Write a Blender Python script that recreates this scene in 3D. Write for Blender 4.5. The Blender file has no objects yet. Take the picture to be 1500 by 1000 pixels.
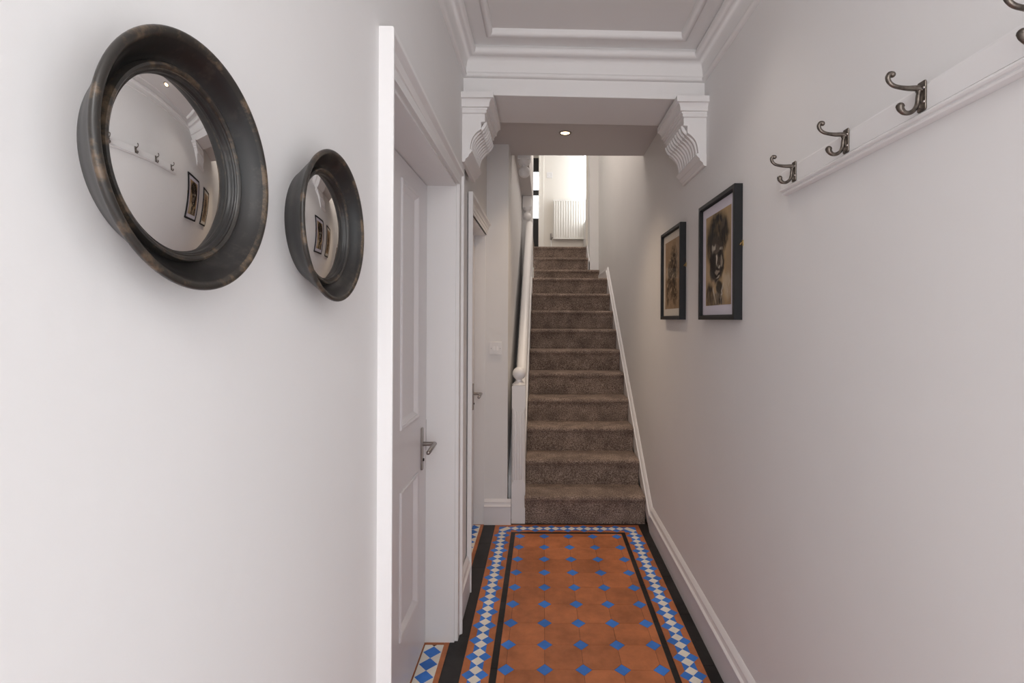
import bpy, bmesh, math, random
from mathutils import Vector, Matrix
random.seed(7)
SC = bpy.context.scene
COL = SC.collection

# ------------------------------------------------------------------ helpers
def lin(r, g, b):
    f = lambda c: (c/255/12.92) if c/255 <= .04045 else ((c/255+.055)/1.055)**2.4
    return (f(r), f(g), f(b), 1)

def mat_nodes(name):
    m = bpy.data.materials.new(name); m.use_nodes = True
    nt = m.node_tree
    return m, nt, nt.nodes['Principled BSDF']

def simple(name, col, rough=.5, metal=0, bump=0, bscale=60, var=0, vscale=5, spec=None, coat=0, detail=4):
    m, nt, p = mat_nodes(name)
    p.inputs['Base Color'].default_value = col
    p.inputs['Roughness'].default_value = rough
    p.inputs['Metallic'].default_value = metal
    if spec is not None: p.inputs['Specular IOR Level'].default_value = spec
    if coat: p.inputs['Coat Weight'].default_value = coat
    tc = nt.nodes.new('ShaderNodeTexCoord')
    if bump:
        n = nt.nodes.new('ShaderNodeTexNoise'); n.inputs['Scale'].default_value = bscale; n.inputs['Detail'].default_value = detail
        b = nt.nodes.new('ShaderNodeBump'); b.inputs['Strength'].default_value = bump; b.inputs['Distance'].default_value = .004
        nt.links.new(tc.outputs['Object'], n.inputs['Vector'])
        nt.links.new(n.outputs['Fac'], b.inputs['Height']); nt.links.new(b.outputs['Normal'], p.inputs['Normal'])
    if var:
        n = nt.nodes.new('ShaderNodeTexNoise'); n.inputs['Scale'].default_value = vscale; n.inputs['Detail'].default_value = 5
        cr = nt.nodes.new('ShaderNodeValToRGB')
        cr.color_ramp.elements[0].position = .3; cr.color_ramp.elements[1].position = .7
        cr.color_ramp.elements[0].color = tuple(c*(1-var) for c in col[:3])+(1,)
        cr.color_ramp.elements[1].color = tuple(min(1, c*(1+var)) for c in col[:3])+(1,)
        nt.links.new(tc.outputs['Object'], n.inputs['Vector'])
        nt.links.new(n.outputs['Fac'], cr.inputs['Fac']); nt.links.new(cr.outputs['Color'], p.inputs['Base Color'])
    return m

WALL = simple('wall_paint', (.80, .785, .782, 1), .6, bump=.10, bscale=45, var=.012, vscale=3, spec=.3)
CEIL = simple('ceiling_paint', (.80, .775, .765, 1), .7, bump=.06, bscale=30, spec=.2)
SOFF = simple('shaded_paint', (.66, .63, .63, 1), .7, bump=.06, bscale=30, spec=.2)  # ceiling paint darkened, the shade is put into the colour
PLASTER = simple('cornice_paint', (.82, .80, .795, 1), .55, bump=.08, bscale=70, spec=.3)
WOOD = simple('white_gloss_wood', (.84, .825, .825, 1), .32, bump=.04, bscale=18, spec=.45)
DOORM = simple('door_paint', (.78, .755, .77, 1), .35, bump=.04, bscale=20, spec=.45)
SKIRT = simple('skirting_paint', (.80, .775, .785, 1), .35, spec=.45)
PLASTIC = simple('white_plastic', (.80, .78, .78, 1), .3)
STEEL = simple('brushed_steel', (.36, .33, .31, 1), .32, 1)
BRASS = simple('brass', (.55, .40, .18, 1), .3, 1)
BRONZE = simple('antique_bronze', (.15, .128, .110, 1), .30, .85, var=.5, vscale=90, bump=.1, bscale=200)
BLACKF = simple('black_frame', (.012, .012, .0135, 1), .45, bump=.03, bscale=40, spec=.3)
MATL = simple('lilac_mount', (.70, .66, .74, 1), .85)
MATC = simple('cream_mount', (.70, .65, .58, 1), .85)
DARK = simple('dark_window_frame', (.035, .033, .035, 1), .5)
GAP = simple('dark_gap', (.02, .016, .014, 1), .9)
RADM = simple('radiator_enamel', (.88, .86, .82, 1), .3)
LANDW = simple('landing_paint', (.84, .80, .745, 1), .6)

def tile_mat(name, col, var, rough=.42, scale=14):
    m, nt, p = mat_nodes(name)
    p.inputs['Roughness'].default_value = rough
    p.inputs['Specular IOR Level'].default_value = .22
    tc = nt.nodes.new('ShaderNodeTexCoord')
    n = nt.nodes.new('ShaderNodeTexNoise'); n.inputs['Scale'].default_value = scale; n.inputs['Detail'].default_value = 8; n.inputs['Roughness'].default_value = .65
    n2 = nt.nodes.new('ShaderNodeTexNoise'); n2.inputs['Scale'].default_value = 5; n2.inputs['Detail'].default_value = 3
    at = nt.nodes.new('ShaderNodeAttribute'); at.attribute_name = 'tone'
    mx = nt.nodes.new('ShaderNodeMath'); mx.operation = 'ADD'
    mx2 = nt.nodes.new('ShaderNodeMath'); mx2.operation = 'ADD'
    cr = nt.nodes.new('ShaderNodeValToRGB')
    cr.color_ramp.elements[0].position = .40; cr.color_ramp.elements[1].position = .70
    cr.color_ramp.elements[0].color = tuple(c*(1-var) for c in col[:3])+(1,)
    cr.color_ramp.elements[1].color = tuple(min(1, c*(1+var)) for c in col[:3])+(1,)
    sc = nt.nodes.new('ShaderNodeMath'); sc.operation = 'MULTIPLY'; sc.inputs[1].default_value = .55
    L = nt.links.new
    L(tc.outputs['Object'], n.inputs['Vector']); L(tc.outputs['Object'], n2.inputs['Vector'])
    L(n.outputs['Fac'], mx.inputs[0]); L(n2.outputs['Fac'], mx.inputs[1])
    L(mx.outputs[0], mx2.inputs[0]); L(at.outputs['Fac'], mx2.inputs[1])
    L(mx2.outputs[0], sc.inputs[0]); L(sc.outputs[0], cr.inputs['Fac']); L(cr.outputs['Color'], p.inputs['Base Color'])
    b = nt.nodes.new('ShaderNodeBump'); b.inputs['Strength'].default_value = .12; b.inputs['Distance'].default_value = .003
    L(n.outputs['Fac'], b.inputs['Height']); L(b.outputs['Normal'], p.inputs['Normal'])
    return m
T_OR = tile_mat('terracotta_tile', (.46, .158, .064, 1), .25)
T_BL = tile_mat('blue_tile', (.050, .205, .66, 1), .2)
T_WH = tile_mat('cream_tile', (.84, .79, .71, 1), .08)
T_BK = tile_mat('black_tile', (.019, .017, .017, 1), .5, .38)
T_GR = simple('dark_grout', (.075, .045, .03, 1), .9)

def carpet_mat():
    m, nt, p = mat_nodes('brown_carpet')
    L = nt.links.new
    p.inputs['Roughness'].default_value = 1; p.inputs['Specular IOR Level'].default_value = .05
    p.inputs['Sheen Weight'].default_value = .25; p.inputs['Sheen Roughness'].default_value = .5
    p.inputs['Sheen Tint'].default_value = (.75, .6, .5, 1)
    tc = nt.nodes.new('ShaderNodeTexCoord')
    n = nt.nodes.new('ShaderNodeTexNoise'); n.inputs['Scale'].default_value = 150; n.inputs['Detail'].default_value = 3; n.inputs['Roughness'].default_value = .7
    n2 = nt.nodes.new('ShaderNodeTexNoise'); n2.inputs['Scale'].default_value = 9; n2.inputs['Detail'].default_value = 3
    cr = nt.nodes.new('ShaderNodeValToRGB')
    e = cr.color_ramp.elements
    e[0].position = .36; e[0].color = (.115, .082, .068, 1)
    e[1].position = .64; e[1].color = (.52, .42, .355, 1)
    k = e.new(.5); k.color = (.275, .208, .172, 1)
    cr2 = nt.nodes.new('ShaderNodeValToRGB')
    cr2.color_ramp.elements[0].position = .35; cr2.color_ramp.elements[0].color = (.68, .66, .66, 1)
    cr2.color_ramp.elements[1].position = .65; cr2.color_ramp.elements[1].color = (1.1, 1.08, 1.06, 1)
    mx = nt.nodes.new('ShaderNodeMix'); mx.data_type = 'RGBA'; mx.blend_type = 'MULTIPLY'; mx.inputs[0].default_value = 1
    L(tc.outputs['Object'], n.inputs['Vector']); L(tc.outputs['Object'], n2.inputs['Vector'])
    L(n.outputs['Fac'], cr.inputs['Fac']); L(n2.outputs['Fac'], cr2.inputs['Fac'])
    L(cr.outputs['Color'], mx.inputs[6]); L(cr2.outputs['Color'], mx.inputs[7]); L(mx.outputs[2], p.inputs['Base Color'])
    b = nt.nodes.new('ShaderNodeBump'); b.inputs['Strength'].default_value = .9; b.inputs['Distance'].default_value = .006
    L(n.outputs['Fac'], b.inputs['Height']); L(b.outputs['Normal'], p.inputs['Normal'])
    return m
CARPET = carpet_mat()

def mirror_frame_mat(name, dark, worn, amount):
    m, nt, p = mat_nodes(name); L = nt.links.new
    p.inputs['Roughness'].default_value = .34; p.inputs['Specular IOR Level'].default_value = .5
    tc = nt.nodes.new('ShaderNodeTexCoord')
    n = nt.nodes.new('ShaderNodeTexNoise'); n.inputs['Scale'].default_value = 130; n.inputs['Detail'].default_value = 8; n.inputs['Roughness'].default_value = .7
    n2 = nt.nodes.new('ShaderNodeTexNoise'); n2.inputs['Scale'].default_value = 30; n2.inputs['Detail'].default_value = 3
    a = nt.nodes.new('ShaderNodeMath'); a.operation = 'ADD'
    cr = nt.nodes.new('ShaderNodeValToRGB')
    cr.color_ramp.elements[0].position = 1-amount; cr.color_ramp.elements[0].color = dark
    cr.color_ramp.elements[1].position = min(1, 1.25-amount); cr.color_ramp.elements[1].color = worn
    h = nt.nodes.new('ShaderNodeMath'); h.operation = 'MULTIPLY'; h.inputs[1].default_value = .8
    L(tc.outputs['Object'], n.inputs['Vector']); L(tc.outputs['Object'], n2.inputs['Vector'])
    L(n.outputs['Fac'], a.inputs[0]); L(n2.outputs['Fac'], a.inputs[1]); L(a.outputs[0], h.inputs[0])
    L(h.outputs[0], cr.inputs['Fac']); L(cr.outputs['Color'], p.inputs['Base Color'])
    b = nt.nodes.new('ShaderNodeBump'); b.inputs['Strength'].default_value = .08; b.inputs['Distance'].default_value = .002
    L(n.outputs['Fac'], b.inputs['Height']); L(b.outputs['Normal'], p.inputs['Normal'])
    return m
MF_DARK = mirror_frame_mat('black_lacquer', (.013, .012, .0115, 1), (.032, .027, .024, 1), .16)
MF_EDGE = mirror_frame_mat('worn_lacquer_edge', (.024, .021, .018, 1), (.13, .09, .058, 1), .185)
MIRR = simple('mirror_silver', (.83, .83, .82, 1), .015, 1)

def glass_mat(name, tint=(1, 1, 1, 1), refl=.09):
    m = bpy.data.materials.new(name); m.use_nodes = True; nt = m.node_tree
    for n in list(nt.nodes): nt.nodes.remove(n)
    o = nt.nodes.new('ShaderNodeOutputMaterial'); mx = nt.nodes.new('ShaderNodeMixShader')
    t = nt.nodes.new('ShaderNodeBsdfTransparent'); t.inputs[0].default_value = tint
    g = nt.nodes.new('ShaderNodeBsdfGlossy'); g.inputs['Roughness'].default_value = .02
    f = nt.nodes.new('ShaderNodeLayerWeight'); f.inputs['Blend'].default_value = .5
    pw = nt.nodes.new('ShaderNodeMath'); pw.operation = 'POWER'; pw.inputs[1].default_value = 4
    ma = nt.nodes.new('ShaderNodeMath'); ma.operation = 'MULTIPLY_ADD'; ma.inputs[1].default_value = refl; ma.inputs[2].default_value = .006
    nt.links.new(f.outputs['Facing'], pw.inputs[0]); nt.links.new(pw.outputs[0], ma.inputs[0]); nt.links.new(ma.outputs[0], mx.inputs[0]); nt.links.new(t.outputs[0], mx.inputs[1]); nt.links.new(g.outputs[0], mx.inputs[2])
    nt.links.new(mx.outputs[0], o.inputs[0])
    return m
GLASS = glass_mat('picture_glass')
def emit(name, col, s):
    m = bpy.data.materials.new(name); m.use_nodes = True; nt = m.node_tree
    for n in list(nt.nodes): nt.nodes.remove(n)
    o = nt.nodes.new('ShaderNodeOutputMaterial'); e = nt.nodes.new('ShaderNodeEmission')
    e.inputs[0].default_value = col; e.inputs[1].default_value = s
    nt.links.new(e.outputs[0], o.inputs[0]); return m
LAMP = emit('warm_lamp', (1, .70, .38, 1), 9)
def frosted():
    m, nt, p = mat_nodes('glowing_frosted_glass')
    p.inputs['Base Color'].default_value = (.80, .88, .90, 1); p.inputs['Roughness'].default_value = .5
    p.inputs['Emission Color'].default_value = (.8, .92, 1, 1); p.inputs['Emission Strength'].default_value = .25  # pane glows by itself in place of daylight behind it
    return m
FROST = frosted()

def obj(name, bm, mat=None, parent=None, smooth=None, bevel=0, **props):
    bmesh.ops.remove_doubles(bm, verts=bm.verts, dist=1e-6)
    bmesh.ops.recalc_face_normals(bm, faces=bm.faces)
    if smooth is not None:
        ca = math.radians(smooth)
        for f in bm.faces: f.smooth = True
        for e in bm.edges:
            if len(e.link_faces) == 2 and e.calc_face_angle(0) > ca: e.smooth = False
    me = bpy.data.meshes.new(name); bm.to_mesh(me); bm.free()
    o = bpy.data.objects.new(name, me); COL.objects.link(o)
    if mat is not None:
        for k in (mat if isinstance(mat, (list, tuple)) else [mat]): me.materials.append(k)
    if parent is not None: o.parent = parent
    if bevel:
        md = o.modifiers.new('bevel', 'BEVEL'); md.width = bevel; md.segments = 2; md.limit_method = 'ANGLE'; md.angle_limit = .6
        md.harden_normals = False
    for k, v in props.items(): o[k] = v
    return o
def struct(name, bm, mat, parent=None, **k):
    o = obj(name, bm, mat, parent, **k)
    if parent is None: o['kind'] = 'structure'
    return o
def empty(name, loc=(0, 0, 0), **props):
    o = bpy.data.objects.new(name, None); COL.objects.link(o); o.location = loc; o.empty_display_size = .05
    for k, v in props.items(): o[k] = v
    return o
def thing(name, loc, label, cat, group=None):
    o = empty(name, loc, label=label, category=cat)
    if group: o['group'] = group
    return o
def dup(root, loc, label, group=None):
    r = root.copy(); COL.objects.link(r); r.location = loc; r['label'] = label
    if group: r['group'] = group
    for ch in list(root.children):
        c = ch.copy(); COL.objects.link(c); c.parent = r
        for g in list(ch.children):
            d = g.copy(); COL.objects.link(d); d.parent = c
    return r

def BM(): return bmesh.new()
def box(bm, x0, x1, y0, y1, z0, z1, mi=0):
    v = [bm.verts.new(p) for p in ((x0,y0,z0),(x1,y0,z0),(x1,y1,z0),(x0,y1,z0),(x0,y0,z1),(x1,y0,z1),(x1,y1,z1),(x0,y1,z1))]
    for i in ((0,3,2,1),(4,5,6,7),(0,1,5,4),(1,2,6,5),(2,3,7,6),(3,0,4,7)):
        f = bm.faces.new([v[k] for k in i]); f.material_index = mi
    return bm
def prism(bm, pts, fn, a0, a1, mi=0):
    """closed polygon pts (p,q) extruded from a0 to a1; fn(p,q,a)->xyz"""
    A = [bm.verts.new(fn(p, q, a0)) for p, q in pts]; B = [bm.verts.new(fn(p, q, a1)) for p, q in pts]
    n = len(pts)
    for i in range(n):
        f = bm.faces.new((A[i], A[(i+1) % n], B[(i+1) % n], B[i])); f.material_index = mi
    for c in (A, B):
        f = bm.faces.new(c); f.material_index = mi
    return bm
def sweep(bm, rings, closed_profile=False, cap=True):
    """rings: list of equal-length point lists"""
    V = [[bm.verts.new(p) for p in r] for r in rings]
    n = len(V[0])
    for a, b in zip(V, V[1:]):
        for i in range(n if closed_profile else n-1):
            bm.faces.new((a[i], a[(i+1) % n], b[(i+1) % n], b[i]))
    if cap and n > 2:
        bm.faces.new(V[0]); bm.faces.new(V[-1])
    return bm
def lathe(bm, prof, axis='z', c=(0, 0, 0), seg=48, mi=0):
    """prof: (r, h) list"""
    rings = []
    for r, h in prof:
        ring = []
        for k in range(seg):
            t = 2*math.pi*k/seg; a, b = r*math.cos(t), r*math.sin(t)
            p = {'z': (a, b, h), 'x': (h, a, b), 'y': (a, h, b)}[axis]
            ring.append((p[0]+c[0], p[1]+c[1], p[2]+c[2]))
        rings.append(ring)
    V = []
    for ring, (r, h) in zip(rings, prof):
        if r < 1e-6:
            p = {'z': (0, 0, h), 'x': (h, 0, 0), 'y': (0, h, 0)}[axis]
            V.append([bm.verts.new((p[0]+c[0], p[1]+c[1], p[2]+c[2]))])
        else: V.append([bm.verts.new(p) for p in ring])
    for a, b in zip(V, V[1:]):
        for k in range(seg):
            k2 = (k+1) % seg
            if len(a) == 1 and len(b) == 1: continue
            if len(a) == 1: f = bm.faces.new((a[0], b[k], b[k2]))
            elif len(b) == 1: f = bm.faces.new((a[k], a[k2], b[0]))
            else: f = bm.faces.new((a[k], a[k2], b[k2], b[k]))
            f.material_index = mi
    return bm
def spline(pts, n=6):
    """catmull-rom through tuples"""
    out = []
    P = [pts[0]] + list(pts) + [pts[-1]]
    for i in range(1, len(P)-2):
        a, b, c, d = P[i-1:i+3]
        for k in range(n):
            t = k/n
            out.append(tuple(.5*(2*q+(r-p)*t+(2*p-5*q+4*r-s)*t*t+(-p+3*q-3*r+s)*t**3) for p, q, r, s in zip(a, b, c, d)))
    out.append(tuple(pts[-1])); return out
def tube(bm, pts, rad, seg=12, round_end=True):
    """pts xyz list, rad list or number"""
    n = len(pts); R = rad if isinstance(rad, (list, tuple)) else [rad]*n
    P = [Vector(p) for p in pts]
    T = [(P[min(i+1, n-1)]-P[max(i-1, 0)]).normalized() for i in range(n)]
    up = Vector((0, 0, 1)) if abs(T[0].z) < .9 else Vector((0, 1, 0))
    N = (up-T[0]*up.dot(T[0])).normalized(); rings = []
    for i in range(n):
        N = (N-T[i]*N.dot(T[i])).normalized(); B = T[i].cross(N)
        rings.append([P[i]+(N*math.cos(2*math.pi*k/seg)+B*math.sin(2*math.pi*k/seg))*R[i] for k in range(seg)])
    if round_end:
        def dome(i, s):
            N0 = (rings[i][0]-P[i]); out = []
            for a in (.45, .8, .97):
                out.append([P[i]+(q-P[i])*math.sqrt(1-a*a)+T[i]*s*R[i]*a for q in rings[i]])
            return out
        rings = dome(0, -1)[::-1]+rings+dome(n-1, 1)
    V = [[bm.verts.new(p) for p in r] for r in rings]
    for a, b in zip(V, V[1:]):
        for k in range(seg): bm.faces.new((a[k], a[(k+1) % seg], b[(k+1) % seg], b[k]))
    bm.faces.new(V[0]); bm.faces.new(V[-1]); return bm
def sphere_prof(r, z, n=14, a0=-90, a1=90):
    return [(max(0, r*math.cos(math.radians(a0+(a1-a0)*k/n))), z+r*math.sin(math.radians(a0+(a1-a0)*k/n))) for k in range(n+1)]

# ------------------------------------------------------------------ dimensions
CAMH = 1.38
XL, XL2, XR = -.36, -.385, .712       # left wall, left wall past the arch, right wall
YB = 2.26                             # beam face
def tilt(x): return -.0168*(x-.176)   # old ceiling runs down to the right

# ------------------------------------------------------------------ floor (encaustic tiles)
fb = BM(); tone = fb.faces.layers.float.new('tone')
def poly(pts, mi, z=.0016, inset=.0007, cl=None):
    P = [Vector((a, b)) for a, b in pts]
    if cl:
        x0, x1, y0, y1 = cl
        for ax, lim, s in ((0, x0, 1), (0, x1, -1), (1, y0, 1), (1, y1, -1)):
            out = []
            for i in range(len(P)):
                a, b = P[i-1], P[i]; da, db = s*(a[ax]-lim), s*(b[ax]-lim)
                if (da >= 0) != (db >= 0): out.append(a+(b-a)*(da/(da-db)))
                if db >= 0: out.append(b)
            P = out
            if len(P) < 3: return
    Q = []
    for p in P:
        if not Q or (p-Q[-1]).length > 1e-5: Q.append(p)
    if (Q[0]-Q[-1]).length < 1e-5: Q.pop()
    if len(Q) < 3: return
    ar = sum(Q[i-1].x*Q[i].y-Q[i].x*Q[i-1].y for i in range(len(Q)))/2
    if abs(ar) < 4e-6: return
    if ar < 0: Q.reverse()
    n = len(Q); R = []
    for i in range(n):                                   # inset by offsetting edges
        a, b, c = Q[i-1], Q[i], Q[(i+1) % n]
        d1 = (b-a).normalized(); d2 = (c-b).normalized()
        n1 = Vector((-d1.y, d1.x)); n2 = Vector((-d2.y, d2.x))
        m = n1+n2; k = m.dot(n1)
        R.append(b+m*(inset/max(k, .3)))
    top = [fb.verts.new((p.x, p.y, z)) for p in R]; bot = [fb.verts.new((p.x, p.y, 0)) for p in R]
    f = fb.faces.new(top); f.material_index = mi
    t = random.uniform(-.14, .14); f[tone] = t
    for i in range(n):
        g = fb.faces.new((bot[i], bot[(i+1) % n], top[(i+1) % n], top[i])); g.material_index = mi; g[tone] = t
ORG, BLU, WHT, BLK, GRT = 0, 1, 2, 3, 4
FX0, FX1 = -.175, .508        # octagon field
FY1 = 3.268; FY0 = -1.15
PT = .1534; HD = .033
for i in range(-1, 6):
    for j in range(-22, 11):
        cx, cy = -.142+PT*i, 2.0+PT*j
        cl = (FX0, FX1, FY0, FY1)
        poly([(cx-HD, cy), (cx, cy-HD), (cx+HD, cy), (cx, cy+HD)], BLU, cl=cl)
        ox, oy, h = cx+PT/2, cy+PT/2, PT/2
        if i < 5: poly([(ox-h+HD, oy-h), (ox+h-HD, oy-h), (ox+h, oy-h+HD), (ox+h, oy+h-HD), (ox+h-HD, oy+h), (ox-h+HD, oy+h), (ox-h, oy+h-HD), (ox-h, oy-h+HD)], ORG, cl=cl)
def strip(x0, x1, y0, y1, mi, n, axis='y', jit=0):
    for k in range(n):
        a, b = k/n, (k+1)/n
        if axis == 'y': poly([(x0, y0+(y1-y0)*a), (x1, y0+(y1-y0)*a), (x1, y0+(y1-y0)*b), (x0, y0+(y1-y0)*b)], mi)
        else: poly([(x0+(x1-x0)*a, y0), (x0+(x1-x0)*b, y0), (x0+(x1-x0)*b, y1), (x0+(x1-x0)*a, y1)], mi)
BW = .026                      # narrow black line
strip(FX0-BW, FX0, FY0, FY1, BLK, 28); strip(FX1, FX1+BW, FY0, FY1, BLK, 28)
strip(FX0-BW, FX1+BW, FY1, FY1+.023, BLK, 6, 'x')
def diamond_band(org, du, dv, n, hw):
    """row of white diamonds along du from org, with blue beside, on terracotta; dv sideways"""
    s = .0265
    P = lambda u, v: (org[0]+du[0]*u+dv[0]*v, org[1]+du[1]*u+dv[1]*v)
    for sg in (1, -1): poly([P(0, 0), P(-s*.9, s*.9*sg), P(s, s*sg)], BLU, .0018, .0004)
    for k in range(n):
        c = s*(2*k+1)
        poly([P(c-s, 0), P(c, s), P(c+s, 0), P(c, -s)], WHT, .0020, .0004)
        g = s*(2*k+2)
        for sg in (1, -1):
            if k % 2 == 0:
                poly([P(g, 0), P(g-s, s*sg), P(g, 2*s*sg), P(g+s, s*sg)], BLU, .0018, .0004)
            else:
                poly([P(g, 0), P(g-s, s*sg), P(g+s, s*sg)], BLU, .0018, .0004)
                g2 = g
                poly([P(g2-2*s, 2*s*sg), P(g2-s, s*sg), P(g2+s, s*sg), P(g2+2*s, 2*s*sg), P(g2+2*s, hw*sg), P(g2-2*s, hw*sg)], ORG, .0016, .0005)
LX, RX = -.259, .587           # band centre lines
TY = 3.347
NB = 84
y_end = TY
diamond_band((LX, TY-.053), (0, -1), (1, 0), NB, .0560)
diamond_band((RX, TY-.053), (0, -1), (-1, 0), NB, .0560)
diamond_band((LX+.053, TY), (1, 0), (0, 1), 14, .0560)
for X0, sg in ((LX, 1), (RX, -1)):
    q = .0265; A = lambda a, b_: (X0+sg*a, TY+b_)
    poly([A(0, -2*q), A(-q, -q), A(q, q), A(2*q, 0)], WHT, .0021, .0004)
    poly([A(-q, -q), A(q, q), A(-q, q)], BLU, .0019, .0004); poly([A(0, -2*q), A(2*q, 0), A(2*q, -2*q)], BLU, .00185, .0004)
# plain terracotta bed under bands
for (x0, x1, y0, y1) in ((LX-.0565, LX+.0565, -1.15, TY+.063), (RX-.0555, RX+.0545, -1.15, TY+.063), (LX+.0568, RX-.0558, FY1+.0235, TY+.063)):
    poly([(x0, y0), (x1, y0), (x1, y1), (x0, y1)], ORG, .0012, .0004)
strip(-.392, LX-.0565, -1.15, 3.425, BLK, 15); strip(RX+.0545, .70, -1.15, 3.44, BLK, 13)
strip(LX-.0565, RX+.0545, TY+.064, 3.44, BLK, 6, 'x')
# thresholds of the two doors
for (y0, y1, ph) in ((1.165, 2.175, 2.102), (2.63, 3.425, 3.36)):
    strip(-.415, -.3925, y0, y1, ORG, 6); strip(-.56, -.494, y0, y1, ORG, 6); strip(-.494, -.415, y1-.026, y1, ORG, 1)
    pc = .0735; h = pc/2; xc = -.4535
    for k in range(-3, 16):
        cy = ph-pc*k
        if cy-h < y0-.05 or cy > y1: continue
        cl = (xc-h-.003, xc+h+.003, y0, y1-.026)
        poly([(xc, cy-h), (xc+h, cy), (xc, cy+h), (xc-h, cy)], BLU, .0018, .0004, cl)
        for sg in (1, -1):
            poly([(xc, cy+h), (xc+sg*h, cy), (xc+sg*(h+.003), cy), (xc+sg*(h+.003), cy+pc), (xc+sg*h, cy+pc)], WHT, .0017, .0004, cl)
for v in ((-.62, XR+.15, -1.3, 8.8),):
    f = fb.faces.new([fb.verts.new(p) for p in ((v[0], v[2], 0), (v[1], v[2], 0), (v[1], v[3], 0), (v[0], v[3], 0))]); f.material_index = GRT
    f[tone] = 0
me = bpy.data.meshes.new('floor'); fb.normal_update(); fb.to_mesh(me); fb.free()
for m in (T_OR, T_BL, T_WH, T_BK, T_GR): me.materials.append(m)
floor = bpy.data.objects.new('floor', me); COL.objects.link(floor); floor['kind'] = 'structure'

# ------------------------------------------------------------------ walls
b = BM()
D1 = (1.165, 2.175, 1.955); D2 = (2.635, 3.42, 1.945)
box(b, -.62, XL, -1.2, D1[0], 0, 2.75); box(b, -.62, XL, D1[0], D1[1], D1[2], 2.75); box(b, -.62, XL, D1[1], 2.30, 0, 2.75)
box(b, -.62, XL2, 2.30, D2[0], 0, 2.75); box(b, -.62, XL2, D2[0], D2[1], D2[2], 2.75)
struct('wall_left', b, WALL)
b = BM(); box(b, -.62, -.238, 3.42, 5.62, 0, 4.5); struct('wall_stairs', b, WALL)
b = BM(); box(b, XR, XR+.15, .57, 6.60, 0, 4.5); box(b, XR, XR+.15, -1.2, .57, 2.06, 2.75); box(b, XR, XR+.15, -1.2, -.36, 0, 2.06)
struct('wall_right', b, WALL)
b = BM(); box(b, -.62, XR+.15, -1.3, -1.2, 0, 2.75); struct('wall_back', b, WALL)
b = BM(); box(b, -.62, -.122, 5.62, 5.80, 0, 4.5); struct('wall_landing', b, WALL)
b = BM(); box(b, .597, .80, 6.60, 7.06, 0, 4.5); box(b, .597, .80, 7.06, 7.80, 0, 2.80); box(b, .597, .80, 7.06, 7.80, 4.25, 4.5); box(b, .80, .86, 6.60, 7.06, 0, 4.5); struct('wall_landing.001', b, WALL)
b = BM(); box(b, -.005, .60, 7.66, 7.80, 0, 4.5); struct('wall_landing.002', b, LANDW)
b = BM(); box(b, -1.5, -.3, 5.80, 5.86, 0, 4.5); box(b, -1.6, -1.5, 5.80, 8.9, 0, 4.5); struct('wall_landing.003', b, LANDW)
# end wall with the dark window seen past the landing door
b = BM(); box(b, -1.5, -.40, 8.6, 8.7, 0, 4.5); box(b, -.40, .1, 8.6, 8.7, 0, 2.6); box(b, -.40, .1, 8.6, 8.7, 4.1, 4.5); box(b, .0, .1, 7.8, 8.7, 0, 4.5)
struct('wall_landing.004', b, LANDW)
w = empty('window_1', (0, 8.62, 0), kind='structure')
b = BM()
for z0, z1 in ((2.6, 3.08), (3.47, 3.56), (3.87, 4.1)): box(b, -.40, .0, -.02, .03, z0, z1)
box(b, -.40, -.36, -.02, .03, 2.6, 4.1); box(b, -.03, .0, -.02, .03, 2.6, 4.1)
obj('window_frame', b, DARK, w)
b = BM(); box(b, -.37, -.02, .005, .010, 3.07, 3.88); obj('pane', b, glass_mat('window_glass'), w)

# ceilings
def sheared(bm):
    for v in bm.verts: v.co.z += tilt(v.co.x)
b = BM(); box(b, -.62, XR+.15, -1.3, YB+.1, 2.584, 2.75); sheared(b); struct('ceiling', b, CEIL)
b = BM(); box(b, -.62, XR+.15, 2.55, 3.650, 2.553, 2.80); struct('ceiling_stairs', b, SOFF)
b = BM(); box(b, -1.6, XR+.15, 3.3, 8.8, 4.4, 4.5); struct('ceiling_upper', b, LANDW)
b = BM(); box(b, -.62, XR+.15, 3.55, 3.650, 2.80, 4.5); struct('wall_upper', b, WALL)
# gallery edge above the left of the stair
b = BM(); box(b, -.30, -.128, 3.66, 5.61, 2.70, 3.05); struct('trim_5', b, SOFF)  # wall-coloured edge, painted darker to stand in for shade
# beam
b = BM(); box(b, XL-.05, XR+.05, YB, 2.575, 2.366, 2.72); sheared(b); struct('trim_2', b, PLASTER, bevel=.003)
# cornice round the hall ceiling
cor = [(0, 2.440), (.010, 2.441), (.016, 2.446), (.018, 2.453), (.015, 2.460), (.012, 2.463), (.014, 2.480), (.020, 2.505), (.028, 2.518), (.034, 2.521),
       (.042, 2.520), (.050, 2.523), (.057, 2.529), (.061, 2.537), (.061, 2.546), (.057, 2.553), (.051, 2.558), (.050, 2.561), (.065, 2.563), (.09, 2.564), (.113, 2.563), (.116, 2.559), (.123, 2.556),
       (.131, 2.557), (.137, 2.561), (.141, 2.568), (.141, 2.575), (.144, 2.590), (0, 2.60)]
b = BM(); rings = [[] for _ in range(4)]
for p, z in cor:
    rings[0].append((XL+p, -1.2, z)); rings[1].append((XL+p, YB-p, z)); rings[2].append((XR-p, YB-p, z)); rings[3].append((XR-p, -1.2, z))
sweep(b, rings, True); sheared(b); struct('trim_1', b, PLASTER, smooth=40)

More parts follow.
